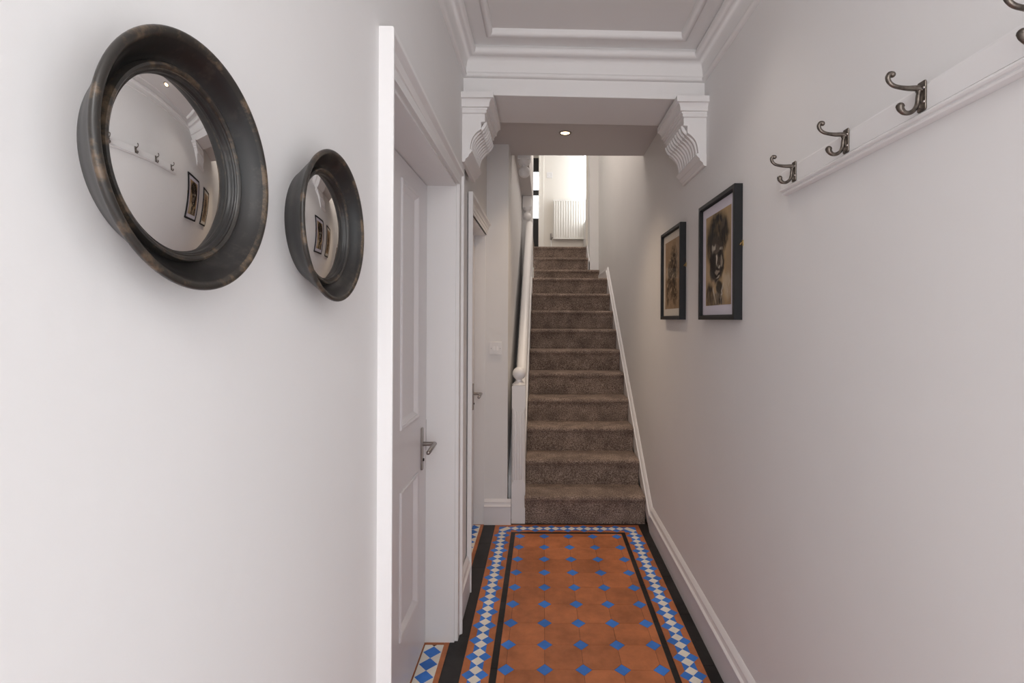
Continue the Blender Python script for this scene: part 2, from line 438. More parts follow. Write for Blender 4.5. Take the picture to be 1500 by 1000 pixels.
# ------------------------------------------------------------------ skirtings
SK = [(.0, .020), (.126, .020), (.128, .026), (.133, .028), (.137, .024), (.140, .019), (.154, .014), (.158, .015), (.163, .012), (.172, .006), (.176, .002), (.176, 0)]   # (height, projection)
def skirt(path, fn, name, drop=None):
    """path: list of (s, ztop, low); fn(s, proj, z)"""
    bb = BM(); R = []
    for s, zt, low in path:
        pr = [(low, 0), (low, .020)] + [(zt-.176+h, q) for h, q in SK[1:]]
        R.append([fn(s, q, z) for z, q in pr])
    sweep(bb, R, True); return struct(name, bb, SKIRT, smooth=35)
fr = lambda s, q, z: (XR-q, s, z)
skirt([(-.36, .176, 0), (-1.2, .176, 0)], fr, 'baseboard_right')
skirt([(.58, .178, 0), (3.275, .170, 0)], fr, 'baseboard_right.001')
fl = lambda s, q, z: (XL+q, s, z)
skirt([(-1.2, .18, 0), (1.10, .18, 0)], fl, 'baseboard_left')
skirt([(2.236, .19, 0), (2.56, .19, 0)], lambda s, q, z: (XL2+.004+q*.9, s, z), 'baseboard_left.001')
skirt([(-.391, .170, 0), (-.212, .170, 0)], lambda s, q, z: (s, 3.42-q, z), 'baseboard_end')

# ------------------------------------------------------------------ doors on the left
AR = [(0, -.398), (0, -.374), (.003, -.370), (.010, -.370), (.012, -.364), (.018, -.361), (.026, -.360), (.028, -.354), (.034, -.351), (.042, -.346), (.046, -.337), (.049, -.330), (.052, -.328), (.058, -.328), (.060, -.331), (.060, -.37)]
def architrave(y0, y1, zt, root, scale=1, xmap=lambda x: x, far=True):
    bb = BM(); n = 4 if far else 3; R = [[] for _ in range(n)]
    for wv, x in AR:
        wv *= scale; x = xmap(x)
        R[0].append((x, y0-wv, .0)); R[1].append((x, y0-wv, zt+wv))
        if far:
            x = -.398+(x+.398)*.70; R[2].append((x, y1+wv, zt+wv)); R[3].append((x, y1+wv, .0))
        else: R[2].append((x, y1, zt+wv))
    sweep(bb, R, True); return obj('architrave', bb, WOOD, root, smooth=30)
def panel_mould(bb, y0, y1, z0, z1, x):
    """moulding frame round a recessed panel; x = leaf face (towards +x)"""
    pr = [(0, x), (0, x+.004), (.004, x+.007), (.010, x+.005), (.013, x+.001), (.016, x+.002), (.022, x-.003), (.027, x-.008), (.030, x-.010)]
    R = []
    for i in range(5):
        k = i % 4; r = []
        for q, xx in pr:
            r.append((xx, (y0+q) if k in (0, 3) else (y1-q), (z0+q) if k < 2 else (z1-q)))
        R.append(r)
    sweep(bb, R, False, False)
def door(name, y0, y1, zt, xf=-.497, far_arch=True, ascale=1, xmap=lambda x: x, xl=-.374):
    root = empty(name, (0, 0, 0), kind='structure')
    # leaf: stiles and rails round recessed panels
    bb = BM(); g = .003; Y0, Y1, Z0, Z1 = y0+.010+g, y1-.010-g, .008, zt-.010-g
    wd = Y1-Y0; st = .155 if wd > .9 else .115; mu = .22 if wd > .9 else .10
    ys = [Y0, Y0+st, (Y0+Y1)/2-mu/2, (Y0+Y1)/2+mu/2, Y1-st, Y1]
    zs = [Z0, .262, .760, 1.00, 1.858, Z1]
    for (a, c) in ((0, 1), (2, 3), (4, 5)): box(bb, xf-.042, xf, ys[a], ys[c], Z0, Z1)
    for (a, c) in ((0, 1), (2, 3), (4, 5)):
        for (u, v) in ((1, 2), (3, 4)): box(bb, xf-.042, xf, ys[u], ys[v], zs[a], zs[c])
    for (a, c) in ((1, 2), (3, 4)):
        for (u, v) in ((1, 2), (3, 4)): box(bb, xf-.032, xf-.010, ys[u], ys[v], zs[a], zs[c])
    obj('door_leaf', bb, DOORM, root)
    bb = BM()
    for (a, c) in ((1, 2), (3, 4)):
        for (u, v) in ((1, 2), (3, 4)): panel_mould(bb, ys[u]-.012, ys[v]+.012, zs[a]-.012, zs[c]+.012, xf)
    obj('panel_moulding', bb, DOORM, root, smooth=35)
    bb = BM()                                    # lining and stop
    box(bb, -.60, xl, y0, y0+.010, 0, zt); box(bb, -.60, xl, y1-.010, y1, 0, zt); box(bb, -.60, xl, y0+.010, y1-.010, zt-.010, zt)
    obj('door_lining', bb, WOOD, root)
    bb = BM(); box(bb, -.62, -.60, y0, y1, 0, zt); obj('dark_backing', bb, GAP, root)
    architrave(y0, y1, zt, root, ascale, xmap, far_arch)
    return root, xf
def lever(root, xf, yc, zc, toward):
    bb = BM(); prism(bb, [(yc+.011*a, zc+z) for a, z in ((-1, -.080), (-.7, -.086), (.7, -.086), (1, -.080), (1, .080), (.7, .086), (-.7, .086), (-1, .080))], lambda p, q, a: (a, p, q), xf, xf+.008)
    pl = obj('door_handle', bb, STEEL, root, bevel=.0015)
    zl = zc+.020
    bb = BM(); tube(bb, [(xf+.006, yc, zl), (xf+.055, yc, zl)], .009, 16); 
    tube(bb, [(xf+.055, yc, zl), (xf+.055, yc+toward*.115, zl-.006)], .0088, 16)
    obj('lever', bb, STEEL, pl, smooth=40)
    bb = BM(); lathe(bb, [(0, xf+.012), (.006, xf+.012), (.0065, xf+.007)], 'x', (0, yc, zc-.045), 16); obj('keyhole', bb, GAP, pl)
d1, xf = door('door_1', *D1)
lever(d1, xf, 2.078, .848, -1)
bb = BM(); box(bb, -.50, -.4965, 2.1645, 2.1665, .82, .95); obj('latch_plate', bb, STEEL, d1)
d2, xf = door('door_2', *D2, xf=-.462, far_arch=False, ascale=1.25, xmap=lambda x: -.357+(x+.328)*.55, xl=-.391)
lever(d2, xf, 3.335, .868, -1)

# glazed front door beside the viewer (right wall, seen in the mirrors)
d3 = empty('door_3', (0, 0, 0), kind='structure')
bb = BM(); y0, y1 = -.36, .57
box(bb, XR-.022, XR+.05, y0-.005, y0+.075, 0, 2.06); box(bb, XR-.022, XR+.05, y1-.075, y1+.005, 0, 2.06); box(bb, XR-.022, XR+.05, y0-.005, y1+.005, 1.99, 2.09)
obj('door_frame', bb, WOOD, d3, bevel=.004)
bb = BM()
for z0, z1 in ((.0, .30), (1.66, 1.72), (1.90, 1.985)): box(bb, XR+.005, XR+.045, y0+.08, y1-.08, z0, z1)
box(bb, XR+.005, XR+.045, y0+.08, y0+.16, 0, 1.985); box(bb, XR+.005, XR+.045, y1-.16, y1-.08, 0, 1.985)
obj('door_leaf', bb, WOOD, d3)
bb = BM(); box(bb, XR+.02, XR+.028, y0+.16, y1-.16, .30, 1.90); obj('glass_pane', bb, FROST, d3)

# ------------------------------------------------------------------ corbels
def corbel(mirror, wall, dz, label):
    root = thing('corbel', (wall, 2.235, 2.07+dz), label, 'corbel', 'corbels under the hall beam')
    s = 1 if mirror else -1
    X = lambda d: s*d                        # d = distance out from the wall
    F = lambda p, q, a: (X(p), a, q)
    L = .335
    z = lambda v: v-2.07
    curve = spline([(.082, z(2.203)), (.066, z(2.192)), (.046, z(2.168)), (.036, z(2.135)), (.034, z(2.108))], 6)
    prof = [(-.01, z(2.345)), (.106, z(2.345)), (.099, z(2.270)), (.099, z(2.236)), (.082, z(2.234))] + curve + [(.034, z(2.10)), (.004, z(2.068)), (-.01, z(2.068))]
    bb = BM(); prism(bb, prof, F, 0, L); obj('bracket_body', bb, PLASTER, root, smooth=35)
    # capital: stepped mouldings wrapping front and inner side
    steps = [(.098, -.001, 2.268), (.106, .009, 2.272), (.106, .009, 2.284), (.110, .011, 2.286), (.111, .012, 2.292), (.119, .021, 2.293), (.120, .022, 2.304), (.122, .024, 2.312), (.127, .029, 2.320), (.130, .032, 2.323), (.139, .041, 2.325), (.139, .041, 2.350), (.10, .0, 2.352)]
    bb = BM(); R = [[], [], []]
    for d, fr_, zz in steps:
        R[0].append((X(-.004), -fr_, z(zz))); R[1].append((X(d), -fr_, z(zz))); R[2].append((X(d), L+.006, z(zz)))
    sweep(bb, R, True); obj('capital', bb, PLASTER, root, smooth=30)
    bb = BM(); n = 9                         # reeds down the curved face
    for k in range(n):
        y = .028+(L-.056)*k/(n-1)
        tube(bb, [(X(p-.004), y, q) for p, q in curve[1:]], [0.0045+.0055*min(1, i/8) for i in range(len(curve)-1)], 10)
    obj('reeding', bb, PLASTER, root, smooth=60)
    bb = BM()                                # row of beads above the reeds
    for k in range(n):
        y = .024+(L-.048)*k/(n-1)
        tube(bb, [(X(.099), y, z(2.236)), (X(.095), y, z(2.226)), (X(.088), y, z(2.215)), (X(.078), y, z(2.208))], .0085, 10)
    for y0 in (-.001,): box(bb, *sorted((X(.080), X(.1005))), y0, L, z(2.236), z(2.241))
    obj('bead_row', bb, PLASTER, root, smooth=60)
    bb = BM()
    for (a0, a1, q0, q1) in ((0, 1, 0, 0),):
        pr = [(.040, z(2.112)), (.044, z(2.106)), (.040, z(2.100)), (.028, z(2.088)), (.030, z(2.084)), (.026, z(2.080)), (.014, z(2.070)), (.015, z(2.066)), (.010, z(2.058)), (-.005, z(2.058)), (-.005, z(2.112))]
        prism(bb, pr, F, -.004, L+.004)
    obj('foot_moulding', bb, PLASTER, root)
    return root
corbel(True, XL, .010, 'white moulded plaster corbel on the left wall above the doors')
corbel(False, XR, -.003, 'white moulded plaster corbel on the right wall above the pictures')

# ------------------------------------------------------------------ convex mirrors
def mirror(yc, label):
    root = thing('convex_mirror', (XL, yc, 1.5207), label, 'mirror', 'round convex mirrors on the left wall')
    out = spline([(.0835, 0), (.0895, .008), (.0980, .018), (.1060, .028), (.1112, .0335)], 5)
    bb = BM(); lathe(bb, out, 'x', seg=96)
    cove = spline([(.1065, .0385), (.103, .0345), (.098, .0275), (.093, .022), (.0885, .0195)], 5)
    lathe(bb, cove, 'x', seg=96)
    fr_ = obj('frame', bb, MF_DARK, root, smooth=50)
    lip = spline([(.1110, .0335), (.1135, .0350), (.1152, .0375), (.1150, .0400), (.1130, .0415), (.1100, .0412), (.1078, .0395), (.1062, .0378)], 4)
    bb = BM(); lathe(bb, lip, 'x', seg=96); obj('outer_lip', bb, MF_EDGE, fr_, smooth=60)
    ring = [(.0890, .0190), (.0887, .0230), (.0875, .0255), (.0855, .0262), (.0838, .0250), (.0832, .0234), (.0818, .0234)]
    bb = BM(); lathe(bb, ring, 'x', seg=96); obj('inner_ring', bb, MF_EDGE, fr_, smooth=40)
    bb = BM(); lathe(bb, [(.0819, .0235), (.0815, .0225), (.0808, .0218), (.0800, .0216), (.0796, .0205), (.0794, .0180), (.0794, .0080)], 'x', seg=96); obj('inner_rebate', bb, MF_DARK, fr_, smooth=40)
    rho = .27; rg = .0800; z0 = .0185
    sag = rho-math.sqrt(rho*rho-rg*rg)
    pr = [(rg*k/28, z0+sag-(rho-math.sqrt(rho*rho-(rg*k/28)**2))) for k in range(28, -1, -1)]
    bb = BM(); lathe(bb, pr, 'x', seg=96); obj('mirror_glass', bb, MIRR, root, smooth=60)
    bb = BM(); lathe(bb, [(.0, .0), (.083, .0), (.083, .003), (0, .003)], 'x', seg=48); obj('backing_board', bb, BLACKF, root)
mirror(.475, 'round black convex mirror nearest the viewer, the one farther from the door frame')
mirror(.789, 'round black convex mirror right beside the white door frame on the left wall')

# ------------------------------------------------------------------ coat rack
rack = thing('coat_rack', (XR, 1.1, 1.743), 'long white wall board with double coat hooks on the right wall', 'coat rack')
bb = BM()
pr = [(0, 0), (.011, 0), (.0165, .0015), (.0185, .0045), (.0170, .0075), (.0172, .0085), (.0215, .0095), (.0240, .0120), (.0240, .0150), (.0220, .0172), (.0180, .0176), (.0180, .0186), (.0200, .0190), (.0200, .0640), (.0185, .0665), (.0165, .0670), (.0160, .0700), (.012, .0712), (0, .0712)]
prism(bb, pr, lambda p, q, a: (-p, a, q), -.52, .387); obj('back_board', bb, WOOD, rack, smooth=25)
def hook_bms():
    F = lambda o, z, y=0: (-o, y, z)
    pb = BM(); prism(pb, [(-.0105, -.0245), (-.0085, -.0275), (.0085, -.0275), (.0105, -.0245), (.0105, .0245), (.0085, .0275), (-.0085, .0275), (-.0105, .0245)], lambda p, q, a: (-a, p, q), 0, .0035)
    ab = BM()
    up = spline([(.003, .0130, 0), (.012, .0150, 0), (.028, .0150, 0), (.044, .0170, 0), (.055, .0205, 0), (.0620, .0270, 0), (.0640, .0345, 0), (.0605, .0405, 0), (.0560, .0400, 0)], 5)
    n = len(up); tube(ab, [F(p, q, y) for p, q, y in up], [.0062-.0024*min(1, i/(n*.35)) + .0020*max(0, (i/n-.55)/.45) for i in range(n)], 12)
    lo = spline([(.006, .0120, 0), (.0085, .000, 0), (.0100, -.0130, 0), (.0155, -.0240, 0), (.0250, -.0300, 0), (.0345, -.0290, 0), (.0405, -.0230, 0), (.0415, -.0185, 0)], 5)
    n = len(lo); tube(ab, [F(p, q, y) for p, q, y in lo], [.0042+.0034*max(0, (i/n-.6)/.4)**1.2 for i in range(n)], 12)
    prism(ab, [(.002, -.024), (.010, -.020), (.0085, .0), (.014, .0150), (.002, .0160)], lambda p, q, a: (-p, a, q), -.0025, .0025)
    sb = BM(); lathe(sb, [(.0030, -.0030), (.0028, -.0045), (.0018, -.0055), (0, -.0058)], 'x', (0, 0, 0), 12)
    return pb, ab, sb
first = None
for i, y in enumerate((1.404, 1.163, .930, .692)):
    loc = (-.020, y-1.1, 1.7895-1.743)
    if first is None:
        pb, ab, sb = hook_bms()
        first = obj('coat_hook', ab, BRONZE, rack, smooth=50); first.location = loc
        k1 = obj('mounting_plate', pb, BRONZE, first, bevel=.001); k2 = obj('screw', sb, STEEL, first, smooth=50); k2.location = (0, -.0068, .0135)
        k3 = k2.copy(); COL.objects.link(k3); k3.location = (0, -.0068, -.0120)
    else:
        c = first.copy(); COL.objects.link(c); c.location = loc
        for ch in (k1, k2, k3):
            d = ch.copy(); COL.objects.link(d); d.parent = c

# ------------------------------------------------------------------ pictures
def paint(W, H, fn):
    return [[fn((i+.5)/W, (j+.5)/H) for i in range(W)] for j in range(H)]
def hsh(x, y):
    v = math.sin(x*127.1+y*311.7)*43758.5453; return v-math.floor(v)
def vn(x, y):
    xi, yi = math.floor(x), math.floor(y); fx, fy = x-xi, y-yi
    fx = fx*fx*(3-2*fx); fy = fy*fy*(3-2*fy)
    return (hsh(xi, yi)*(1-fx)+hsh(xi+1, yi)*fx)*(1-fy)+(hsh(xi, yi+1)*(1-fx)+hsh(xi+1, yi+1)*fx)*fy
def fbm(x, y): return vn(x, y)*.5+vn(2.1*x+7, 2.1*y+3)*.3+vn(4.3*x+1, 4.3*y+9)*.2
def ell(u, v, cu, cv, a, b_, rot=0, soft=.18):
    c, s = math.cos(rot), math.sin(rot); x, y = u-cu, (v-cv)*1.28; x, y = x*c+y*s, -x*s+y*c
    d = math.hypot(x/a, y/(b_*1.28))
    return max(0, min(1, (1+soft-d)/(2*soft)))
def mixc(a, b_, t): return tuple(p+(q-p)*t for p, q in zip(a, b_))
TAN, TAN2, INK, GREY, LIGHT = (.46, .32, .175), (.34, .22, .11), (.010, .008, .007), (.13, .10, .075), (.72, .64, .52)
def portrait(u, v):
    n = fbm(u*7, v*9); m = max(0, min(1, (fbm(u*34+5, v*16+2)-.5)*2.2+.5))
    c = mixc(TAN2, TAN, min(1, n*1.5))
    c = mixc(c, (.36, .27, .18), .5*ell(u, v, .92, .55, .10, .5))
    w = .10*(n-.5)
    D = lambda *a, **k: ell(u+w, v+w, *a, **k)
    c = mixc(c, INK, min(1, D(.47, .24, .42, .22, soft=.22)*(.72+.5*m)))          # hair
    c = mixc(c, INK, .8*D(.20, .36, .17, .16)*(.5+.7*m)); c = mixc(c, INK, .75*D(.77, .26, .14, .16)*(.5+.7*m))
    c = mixc(c, GREY, .6*D(.70, .17, .09, .05, rot=-.6)*m*1.4)
    c = mixc(c, (.06, .045, .035), .97*D(.45, .51, .28, .25, soft=.12))           # face
    c = mixc(c, INK, .8*D(.28, .56, .12, .18)); c = mixc(c, INK, .75*D(.66, .60, .08, .14))
    c = mixc(c, GREY, .85*D(.42, .385, .17, .045)*(.5+m)); c = mixc(c, LIGHT, .6*D(.34, .375, .08, .022, rot=-.35)*(.3+m))
    c = mixc(c, LIGHT, .5*D(.62, .40, .07, .018, rot=.25)*(.4+m))
    c = mixc(c, INK, .9*D(.30, .445, .085, .026)); c = mixc(c, INK, .9*D(.58, .445, .075, .030))
    c = mixc(c, LIGHT, .85*D(.455, .51, .022, .065)); c = mixc(c, LIGHT, .55*D(.54, .575, .045, .022)); c = mixc(c, (.42, .35, .27), .7*D(.63, .53, .045, .06))
    c = mixc(c, INK, .9*D(.47, .605, .07, .014)); c = mixc(c, (.40, .33, .26), .75*D(.48, .64, .10, .016))
    c = mixc(c, INK, .9*D(.49, .668, .12, .012)); c = mixc(c, LIGHT, .6*D(.51, .697, .075, .016)); c = mixc(c, INK, .8*D(.50, .725, .09, .014))
    c = mixc(c, (.22, .18, .14), .6*D(.50, .755, .06, .02))
    c = mixc(c, INK, .92*D(.58, .83, .15, .075, rot=.3, soft=.2))                     # neck
    c = mixc(c, (.035, .028, .024), .88*D(.17, .90, .17, .14, rot=.35, soft=.25)*(.6+.6*m))
    c = mixc(c, (.62, .52, .38), .75*D(.86, .80, .13, .14, rot=-.35, soft=.3)*(.45+.7*m))   # shirt
    c = mixc(c, GREY, .8*D(.48, .96, .26, .08)*(.4+m)); c = mixc(c, LIGHT, .6*D(.36, .88, .022, .10, rot=-.45)*(.4+m)); c = mixc(c, LIGHT, .55*D(.68, .88, .02, .10, rot=.5)*(.4+m))
    c = mixc(c, INK, .7*D(.60, .955, .08, .05)*(.4+m))
    return c
def abstract(u, v):
    n = fbm(u*6+3, v*8+1); m = max(0, min(1, (fbm(u*22+11, v*26+4)-.5)*2.4+.5))
    c = mixc((.27, .18, .105), (.40, .285, .185), min(1, n*1.4))
    w = .14*(n-.5); D = lambda *a, **k: ell(u+w, v+w*1.2, *a, **k)
    for (cu, cv, a, h, r, k) in ((.62, .28, .20, .16, .25, .9), (.42, .40, .26, .14, -.3, .75), (.70, .50, .18, .16, .1, .85), (.30, .58, .20, .16, .2, .7), (.55, .66, .22, .13, -.4, .8), (.72, .80, .15, .15, .3, .9), (.24, .78, .14, .14, .1, .75), (.46, .84, .08, .10, .5, .6), (.22, .93, .05, .06, 0, .7)):
        c = mixc(c, (.03, .024, .02), k*D(cu, cv, a, h, rot=r, soft=.4)*min(1, .25+1.1*m))
    for (cu, cv, a, h, r) in ((.35, .28, .10, .02, .4), (.50, .52, .12, .02, -.5), (.20, .66, .05, .04, .2), (.45, .75, .04, .06, .3), (.12, .45, .05, .10, 0)):
        c = mixc(c, (.50, .38, .26), .6*D(cu, cv, a, h, rot=r))
    return c
ART = bpy.data.materials.new('charcoal_drawing'); ART.use_nodes = True
_n = ART.node_tree.nodes.new('ShaderNodeVertexColor'); _n.layer_name = 'paint'
ART.node_tree.links.new(_n.outputs['Color'], ART.node_tree.nodes['Principled BSDF'].inputs['Base Color']); ART.node_tree.nodes['Principled BSDF'].inputs['Roughness'].default_value = .9; ART.node_tree.nodes['Principled BSDF'].inputs['Specular IOR Level'].default_value = .05
def art_mesh(y0, y1, z0, z1, x, fn, parent, W=150, H=190):
    vs = [(x, y1+(y0-y1)*i/W, z1+(z0-z1)*j/H) for j in range(H+1) for i in range(W+1)]
    fs = [(j*(W+1)+i, j*(W+1)+i+1, (j+1)*(W+1)+i+1, (j+1)*(W+1)+i) for j in range(H) for i in range(W)]
    me = bpy.data.meshes.new('artwork'); me.from_pydata(vs, [], fs)
    ca = me.color_attributes.new('paint', 'FLOAT_COLOR', 'POINT')
    buf = []
    for j in range(H+1):
        for i in range(W+1): buf += list(fn(i/W, j/H))+[1]
    ca.data.foreach_set('color', buf)
    me.materials.append(ART)
    o = bpy.data.objects.new('artwork', me); COL.objects.link(o); o.parent = parent
def picture(yc, label, fn, mount, aw, ah, dz):
    W, H, D, B = .419, .489, .031, .016
    root = thing('framed_picture', (XR, yc, 1.6245), label, 'picture', 'black framed pictures on the right wall')
    bb = BM()
    pr = [(0, 0), (0, D-.001), (.001, D), (B-.001, D), (B, D-.001), (B, D-.012), (B+.004, D-.012), (B+.004, 0)]
    R = []
    for i in range(5):
        k = i % 4
        R.append([(-d, (-W/2+q) if k in (0, 3) else (W/2-q), (-H/2+q) if k < 2 else (H/2-q)) for q, d in pr])
    sweep(bb, R, True, False); obj('frame', bb, BLACKF, root, smooth=30)
    bb = BM(); box(bb, -.0165, -.004, -W/2+B+.001, W/2-B-.001, -H/2+B+.001, H/2-B-.001); obj('mount', bb, mount, root)
    art_mesh(-aw/2, aw/2, -ah/2+dz, ah/2+dz, -.0172, fn, root)
    bb = BM(); box(bb, -.0205, -.0192, -W/2+B, W/2-B, -H/2+B, H/2-B); obj('glass', bb, GLASS, root)
    bb = BM(); tube(bb, [(-.006, -W/2-.001, .032), (-.006, -W/2-.007, .032), (-.010, -W/2-.011, .029), (-.012, -W/2-.008, .024)], .0022, 8)
    box(bb, -.004, 0, -W/2-.009, -W/2-.001, .020, .040)
    obj('hanging_clip', bb, BRASS, root, smooth=40)
picture(2.030, 'black framed charcoal portrait of a head on tan paper, nearer the coat hooks', portrait, MATL, .292, .372, .0)
picture(2.752, 'black framed dark blotchy charcoal drawing on tan paper, nearer the stairs', abstract, MATC, .300, .372, .0)

# ------------------------------------------------------------------ staircase
ST = thing('staircase', (.28, 3.425, 0), 'steep straight staircase covered in brown carpet at the end of the hall', 'staircase')
ox, oy = .28, 3.425
R1, G = .192, .2352; RR = .1817
znose = lambda n: .192+RR*(n-1)
def step_bm(x0, x1, ybase, z0, z1, yend, nose=.02):
    """riser + rounded nosing + tread, closed to below"""
    r = .020
    pr = [(ybase+.004, z0)]
    pr += [(ybase, z0+.02), (ybase+.002, z0+(z1-z0)*.5), (ybase-.004, z1-.055)]
    for a in range(-60, 91, 15):
        t = math.radians(a); pr.append((ybase+.004-r*.2-math.cos(t)*r, z1-r+math.sin(t)*r))
    pr += [(ybase+.05, z1+.001), (yend-.01, z1), (yend+.03, z1+.002), (yend+.03, z0)]
    bb = BM(); n = 14; rings = []
    for k in range(n+1):
        x = x0+(x1-x0)*k/n
        rings.append([(x-ox, y-oy+random.uniform(-.0008, .0008), z+random.uniform(-.0008, .0008)) for y, z in pr])
    sweep(bb, rings, True); return bb
SX0, SX1 = -.121, .6895
for n in range(1, 10):
    yb = 3.425+G*(n-1)
    obj('step', step_bm(SX0, SX1, yb, 0 if n == 1 else znose(n-1)-.02, znose(n), yb+G), CARPET, ST, smooth=50)
obj('step', step_bm(-.121, .6895, 5.542, znose(9)-.02, znose(10), 6.49), CARPET, ST, smooth=50)
obj('step', step_bm(-.125, .708, 6.488, znose(10)-.02, znose(11), 6.73), CARPET, ST, smooth=50)
obj('step', step_bm(-.127, .584, 6.728, znose(11)-.02, znose(12), 6.99), CARPET, ST, smooth=50)
obj('step', step_bm(-.130, .584, 6.982, znose(12)-.02, znose(13), 7.63), CARPET, ST, smooth=50)
# wall string on the right: skirting that climbs with the steps
slope = RR/G
bb = BM(); R = []
for s, zt in ((3.26, .160), (3.29, .170), (5.60, 1.958)):
    low = 0 if zt < .5 and s < 3.27 else max(0, zt-.40)
    pr = [(low, 0), (low, .020)]+[(zt-.176+h, q) for h, q in SK[1:]]
    R.append([(XR-q-ox, s-oy, z) for z, q in pr])
sweep(bb, R, True); obj('wall_string', bb, SKIRT, ST, smooth=35)
bb = BM(); R = []
for s in (5.602, 6.485):
    R.append([(XR-q-ox, s-oy, z) for z, q in [(1.80, 0), (1.80, .016), (1.935, .016), (1.94, .010), (1.955, .006), (1.958, 0)]])
sweep(bb, R, True); obj('landing_skirting', bb, SKIRT, ST)
bb = BM(); box(bb, .575-ox, XR-ox, 6.585-oy, 6.60-oy, 2.0, 2.125)
prism(bb, [(6.585, 2.0), (6.585, 2.14), (6.62, 2.16), (7.05, 2.50), (7.05, 2.0)], lambda p, q, a: (a-ox, p-oy, q), .583, .597)
obj('landing_skirting', bb, SKIRT, ST)
# left string beside the banister
bb = BM(); prism(bb, [(3.51, 0), (3.51, .30), (5.50, .30+1.99*slope), (5.50, 1.3)], lambda p, q, a: (a-ox, p-oy, q), -.2365, -.124)
obj('outer_string', bb, WOOD, ST, bevel=.003)
# carpet on upper landing floor beyond
b = BM(); box(b, -1.5, -.13, 5.86, 8.6, 2.25, 2.37); struct('floor_landing', b, CARPET)
b = BM(); box(b, -.135, .0, 7.63, 8.6, 2.25, 2.37); struct('floor_landing.001', b, CARPET)

# banister
BA = thing('banister', (-.164, 3.471, 0), 'white painted newel post with ball top and sloping handrail left of the stairs', 'banister')
nx, ny = -.164, 3.471; hw = .046
bb = BM(); box(bb, -hw, hw, -hw, hw, 0, .262); box(bb, -hw, hw, -hw, hw, .785, .926)
def octa(r, c): return [(-r+c, -r), (r-c, -r), (r, -r+c), (r, r-c), (r-c, r), (-r+c, r), (-r, r-c), (-r, -r+c)]
rr = []
for zz, c in ((.262, .0005), (.285, .011), (.762, .011), (.785, .0005)):
    rr.append([(p, q, zz) for p, q in octa(hw, c)])
sweep(bb, rr, True)
post = obj('newel_post', bb, WOOD, BA, bevel=.0015)
bb = BM()
for k in range(4):
    x = -.024+.016*k
    tube(bb, [(x, -hw+.002, .30), (x, -hw+.002, .75)], .0055, 8)
obj('fluting', bb, WOOD, post, smooth=60)
bb = BM(); lathe(bb, [(0, .926), (.044, .926), (.047, .930), (.047, .934), (.043, .939), (.036, .942), (.034, .948), (.028, .951), (.021, .957), (.020, .966)]+sphere_prof(.0445, 1.008, 18, -63, 90), 'z', seg=40)
obj('ball_finial', bb, WOOD, post, smooth=50)
hr = [(-.036, .0), (-.036, .022), (-.030, .040), (-.016, .052), (.006, .054), (.022, .050), (.034, .038), (.038, .022), (.038, .0), (.028, -.014), (-.026, -.014)]
zr0 = .83
bb = BM(); sweep(bb, [[(p+.006, s-ny, zr0+(s-3.50)*slope+q*1.15) for p, q in hr] for s in (3.512, 5.50)], True); obj('handrail', bb, WOOD, BA, smooth=35)
bb = BM(); prism(bb, [(3.515, .28), (3.515, zr0), (5.50, zr0+1.985*slope), (5.50, .28+1.985*slope)], lambda p, q, a: (a, p-ny, q), -.004, .016)
obj('infill_panel', bb, WOOD, BA)
bb = BM(); box(bb, -.010, .044, 5.50-ny, 5.565-ny, 1.62, 2.36); obj('half_newel', bb, WOOD, BA, bevel=.003)

# newel drops under the gallery edge
def drop(x, y, ztop, zblk, zball, r, label, up):
    t = thing('newel_drop', (x, y, zblk), label, 'newel drop', 'white newel drops left of the stairs')
    hb = .048
    bb = BM(); box(bb, -hb, hb, -hb, hb, 0, up); obj('post_block', bb, WOOD, t, bevel=.004)
    zc = zball-zblk
    bb = BM(); lathe(bb, [(0, .0), (hb*.98, .0), (hb, -.006), (hb*.92, -.014), (hb*.85, -.020), (hb*.80, -.028), (.020, -.036), (.018, zc+r*.9)][:7]+[(.019, min(-.037, zc+r*.90))]+sphere_prof(r, zc, 18, 64, -90), 'z', seg=40)
    obj('ball_drop', bb, WOOD, t, smooth=50)
drop(-.144, 3.715, 2.70, 2.535, 2.452, .043, 'white block and ball newel drop hanging just past the downlit soffit', .165)
drop(-.182, 5.50, 2.70, 2.578, 2.488, .045, 'white block and ball newel drop lower down above the top of the handrail', .122)

# ------------------------------------------------------------------ small fittings
def switch(loc, rot, label, n):
    t = thing('light_switch', loc, label, 'light switch'); t.rotation_euler = (0, 0, rot)
    bb = BM(); box(bb, -.043, .043, -.008, 0, -.043, .043); obj('face_plate', bb, PLASTIC, t, bevel=.002)
    for k in range(n):
        x = (k-(n-1)/2)*.022
        bb = BM(); prism(bb, [(-.008, -.014), (-.0125, -.014), (-.009, .014), (-.008, .014)], lambda p, q, a: (a+x, p, q), -.0065, .0065)
        obj('rocker', bb, PLASTIC, t)
    for s in (-1, 1):
        bb = BM(); lathe(bb, [(0, -.0090), (.0022, -.0088), (.0028, -.0078)], 'y', (s*.0302, 0, 0), 12); obj('screw', bb, STEEL, t)
switch((-.319, 3.42, 1.181), 0, 'white double light switch on the narrow wall beside the newel post', 2)
switch((.083, 7.66, 3.545), 0, 'white light switch above the radiator on the bright landing wall', 1)

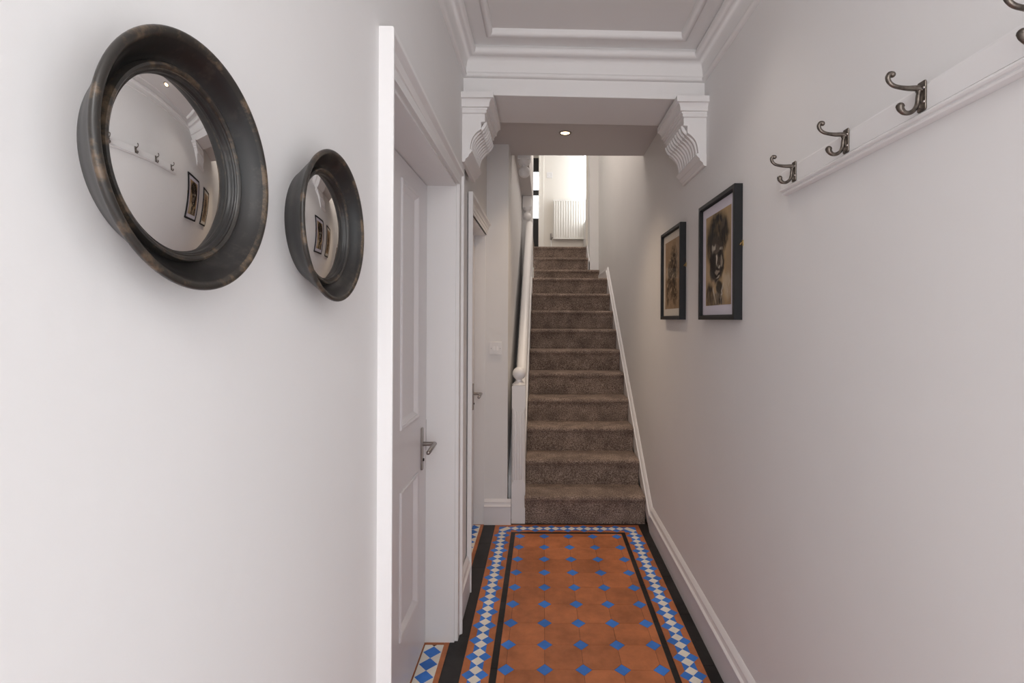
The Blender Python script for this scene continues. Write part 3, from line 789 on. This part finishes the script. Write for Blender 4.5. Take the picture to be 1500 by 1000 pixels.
def downlight(loc, label):
    t = thing('downlight', loc, label, 'downlight', 'recessed ceiling downlights')
    bb = BM(); lathe(bb, [(.041, 0), (.041, -.003), (.038, -.005), (.031, -.005), (.029, -.002), (.027, -.001)], 'z', seg=40); obj('trim_ring', bb, STEEL, t, smooth=40)
    bb = BM(); lathe(bb, [(0, -.0012), (.0275, -.0012)], 'z', seg=32); obj('bulb', bb, LAMP, t)
    l = bpy.data.lights.new('downlight_beam', 'SPOT'); l.energy = 5; l.color = (1, .78, .55); l.spot_size = 1.9; l.spot_blend = 1; l.shadow_soft_size = .03
    o = bpy.data.objects.new('downlight_beam', l); COL.objects.link(o); o.location = (loc[0], loc[1], loc[2]-.02)
    return l
dl1 = downlight((.132, 3.205, 2.553), 'small round recessed downlight glowing in the grey soffit over the stairs')
dl2 = downlight((.36, 1.58, 2.581), 'recessed downlight in the hall ceiling, seen as a warm dot in the nearest round mirror')

# radiator
ra = thing('radiator', (.395, 7.66, 2.574), 'white ribbed panel radiator on the bright landing wall above the stairs', 'radiator')
w2, hh = .255, .585
bb = BM(); n = 13
pts = []
for k in range(n):
    a = -w2+.012+(2*w2-.024)*k/n; ww = (2*w2-.024)/n
    pts += [(a, -.075), (a+ww*.18, -.075), (a+ww*.30, -.064), (a+ww*.70, -.064), (a+ww*.82, -.075)]
pts += [(w2-.012, -.075), (w2-.012, -.045), (-w2+.012, -.045)]
prism(bb, pts, lambda p, q, a: (p, q, a), .02, hh-.02)
box(bb, -w2, w2, -.074, -.050, 0, .02); box(bb, -w2, w2, -.074, -.050, hh-.02, hh)
obj('ribbed_panel', bb, RADM, ra)
bb = BM(); box(bb, -w2, -w2+.004, -.078, -.020, .005, hh+.004); box(bb, w2-.004, w2, -.078, -.020, .005, hh+.004); box(bb, -w2+.004, w2-.004, -.076, -.020, hh, hh+.006)
obj('side_cover', bb, RADM, ra)
for x in (-w2+.035, w2-.035):
    bb = BM(); box(bb, x-.015, x+.015, -.05, 0, .1, .5); obj('wall_bracket', bb, RADM, ra)
bb = BM(); tube(bb, [(-w2+.01, -.05, .025), (-w2-.03, -.05, .025)], .009, 10); tube(bb, [(-w2-.03, -.05, .0), (-w2-.03, -.05, .075)], .015, 12)
obj('valve', bb, STEEL, ra, smooth=40)
bb = BM(); tube(bb, [(-w2-.03, -.05, .0), (-w2-.03, -.05, -.198)], .007, 10); obj('pipe', bb, WOOD, ra, smooth=40)
# landing door casing
b = BM(); box(b, -.072, -.002, 7.635, 7.66, 2.37, 4.4); box(b, -.080, -.060, 7.625, 7.80, 2.37, 4.4); struct('trim_3', b, LANDW, bevel=.004)
b = BM(); box(b, .575, .597, 6.90, 7.0, 2.373, 4.4); struct('trim_4', b, LANDW, bevel=.003)

# ------------------------------------------------------------------ light
wd = bpy.data.worlds.new('world'); SC.world = wd; wd.use_nodes = True
wd.node_tree.nodes['Background'].inputs[0].default_value = (.95, .98, 1, 1); wd.node_tree.nodes['Background'].inputs[1].default_value = 4
def area(loc, tgt, sx, sy, power, col=(1, 1, 1)):
    l = bpy.data.lights.new('area', 'AREA'); l.shape = 'RECTANGLE'; l.size = sx; l.size_y = sy; l.energy = power; l.color = col
    o = bpy.data.objects.new('area_light', l); COL.objects.link(o); o.location = loc
    o.rotation_euler = (Vector(tgt)-Vector(loc)).to_track_quat('-Z', 'Y').to_euler(); return o
area((.17, -1.15, 1.30), (.17, 3, 1.25), 1.0, 2.1, 18.5, (.985, .99, 1))
area((.17, -.95, 2.40), (.17, 2.4, 0), .8, .4, 8.5, (1, .99, .98))  # added unseen lamp above the viewer, brightens the floor
area((.45, -.2, 1.2), (-.2, .9, 1.5), .5, 1.4, 2, (.95, .98, 1))
area((1.0, 7.30, 3.55), (.1, 7.45, 3.2), .5, 1.3, .85, (1, .95, .87))
area((-.75, 6.9, 3.7), (.35, 7.0, 2.6), .7, 1.0, 4, (1, .94, .84))
area((.25, 4.7, 4.3), (.15, 4.5, 2), .7, 1.6, 21, (1, .90, .80))  # added unseen fill lamp high in the stairwell, brightens the steps
dl2.energy = 9; dl2.shadow_soft_size = .12; dl2.color = (1, .9, .8)
dl1.energy = 32; dl1.shadow_soft_size = .06

SC.view_settings.view_transform = 'Standard'; SC.view_settings.look = 'None'; SC.view_settings.exposure = 0; SC.view_settings.gamma = 1.0

# ------------------------------------------------------------------ camera
F_PX, PX, PY = 745., 796., 467.
cam = bpy.data.cameras.new('camera'); co = bpy.data.objects.new('camera', cam); COL.objects.link(co)
cam.sensor_fit = 'HORIZONTAL'; cam.sensor_width = 36; cam.lens = F_PX/1500*36
cam.shift_x = -(PX-750)/1500; cam.shift_y = (PY-500)/1500
cam.clip_start = .01
roll = .0045
# image turned clockwise by `roll` about the optical axis
M = Matrix.Rotation(math.radians(90), 4, 'X') @ Matrix.Rotation(roll, 4, 'Z')
co.matrix_world = Matrix.Translation((0, 0, CAMH)) @ M
SC.camera = co
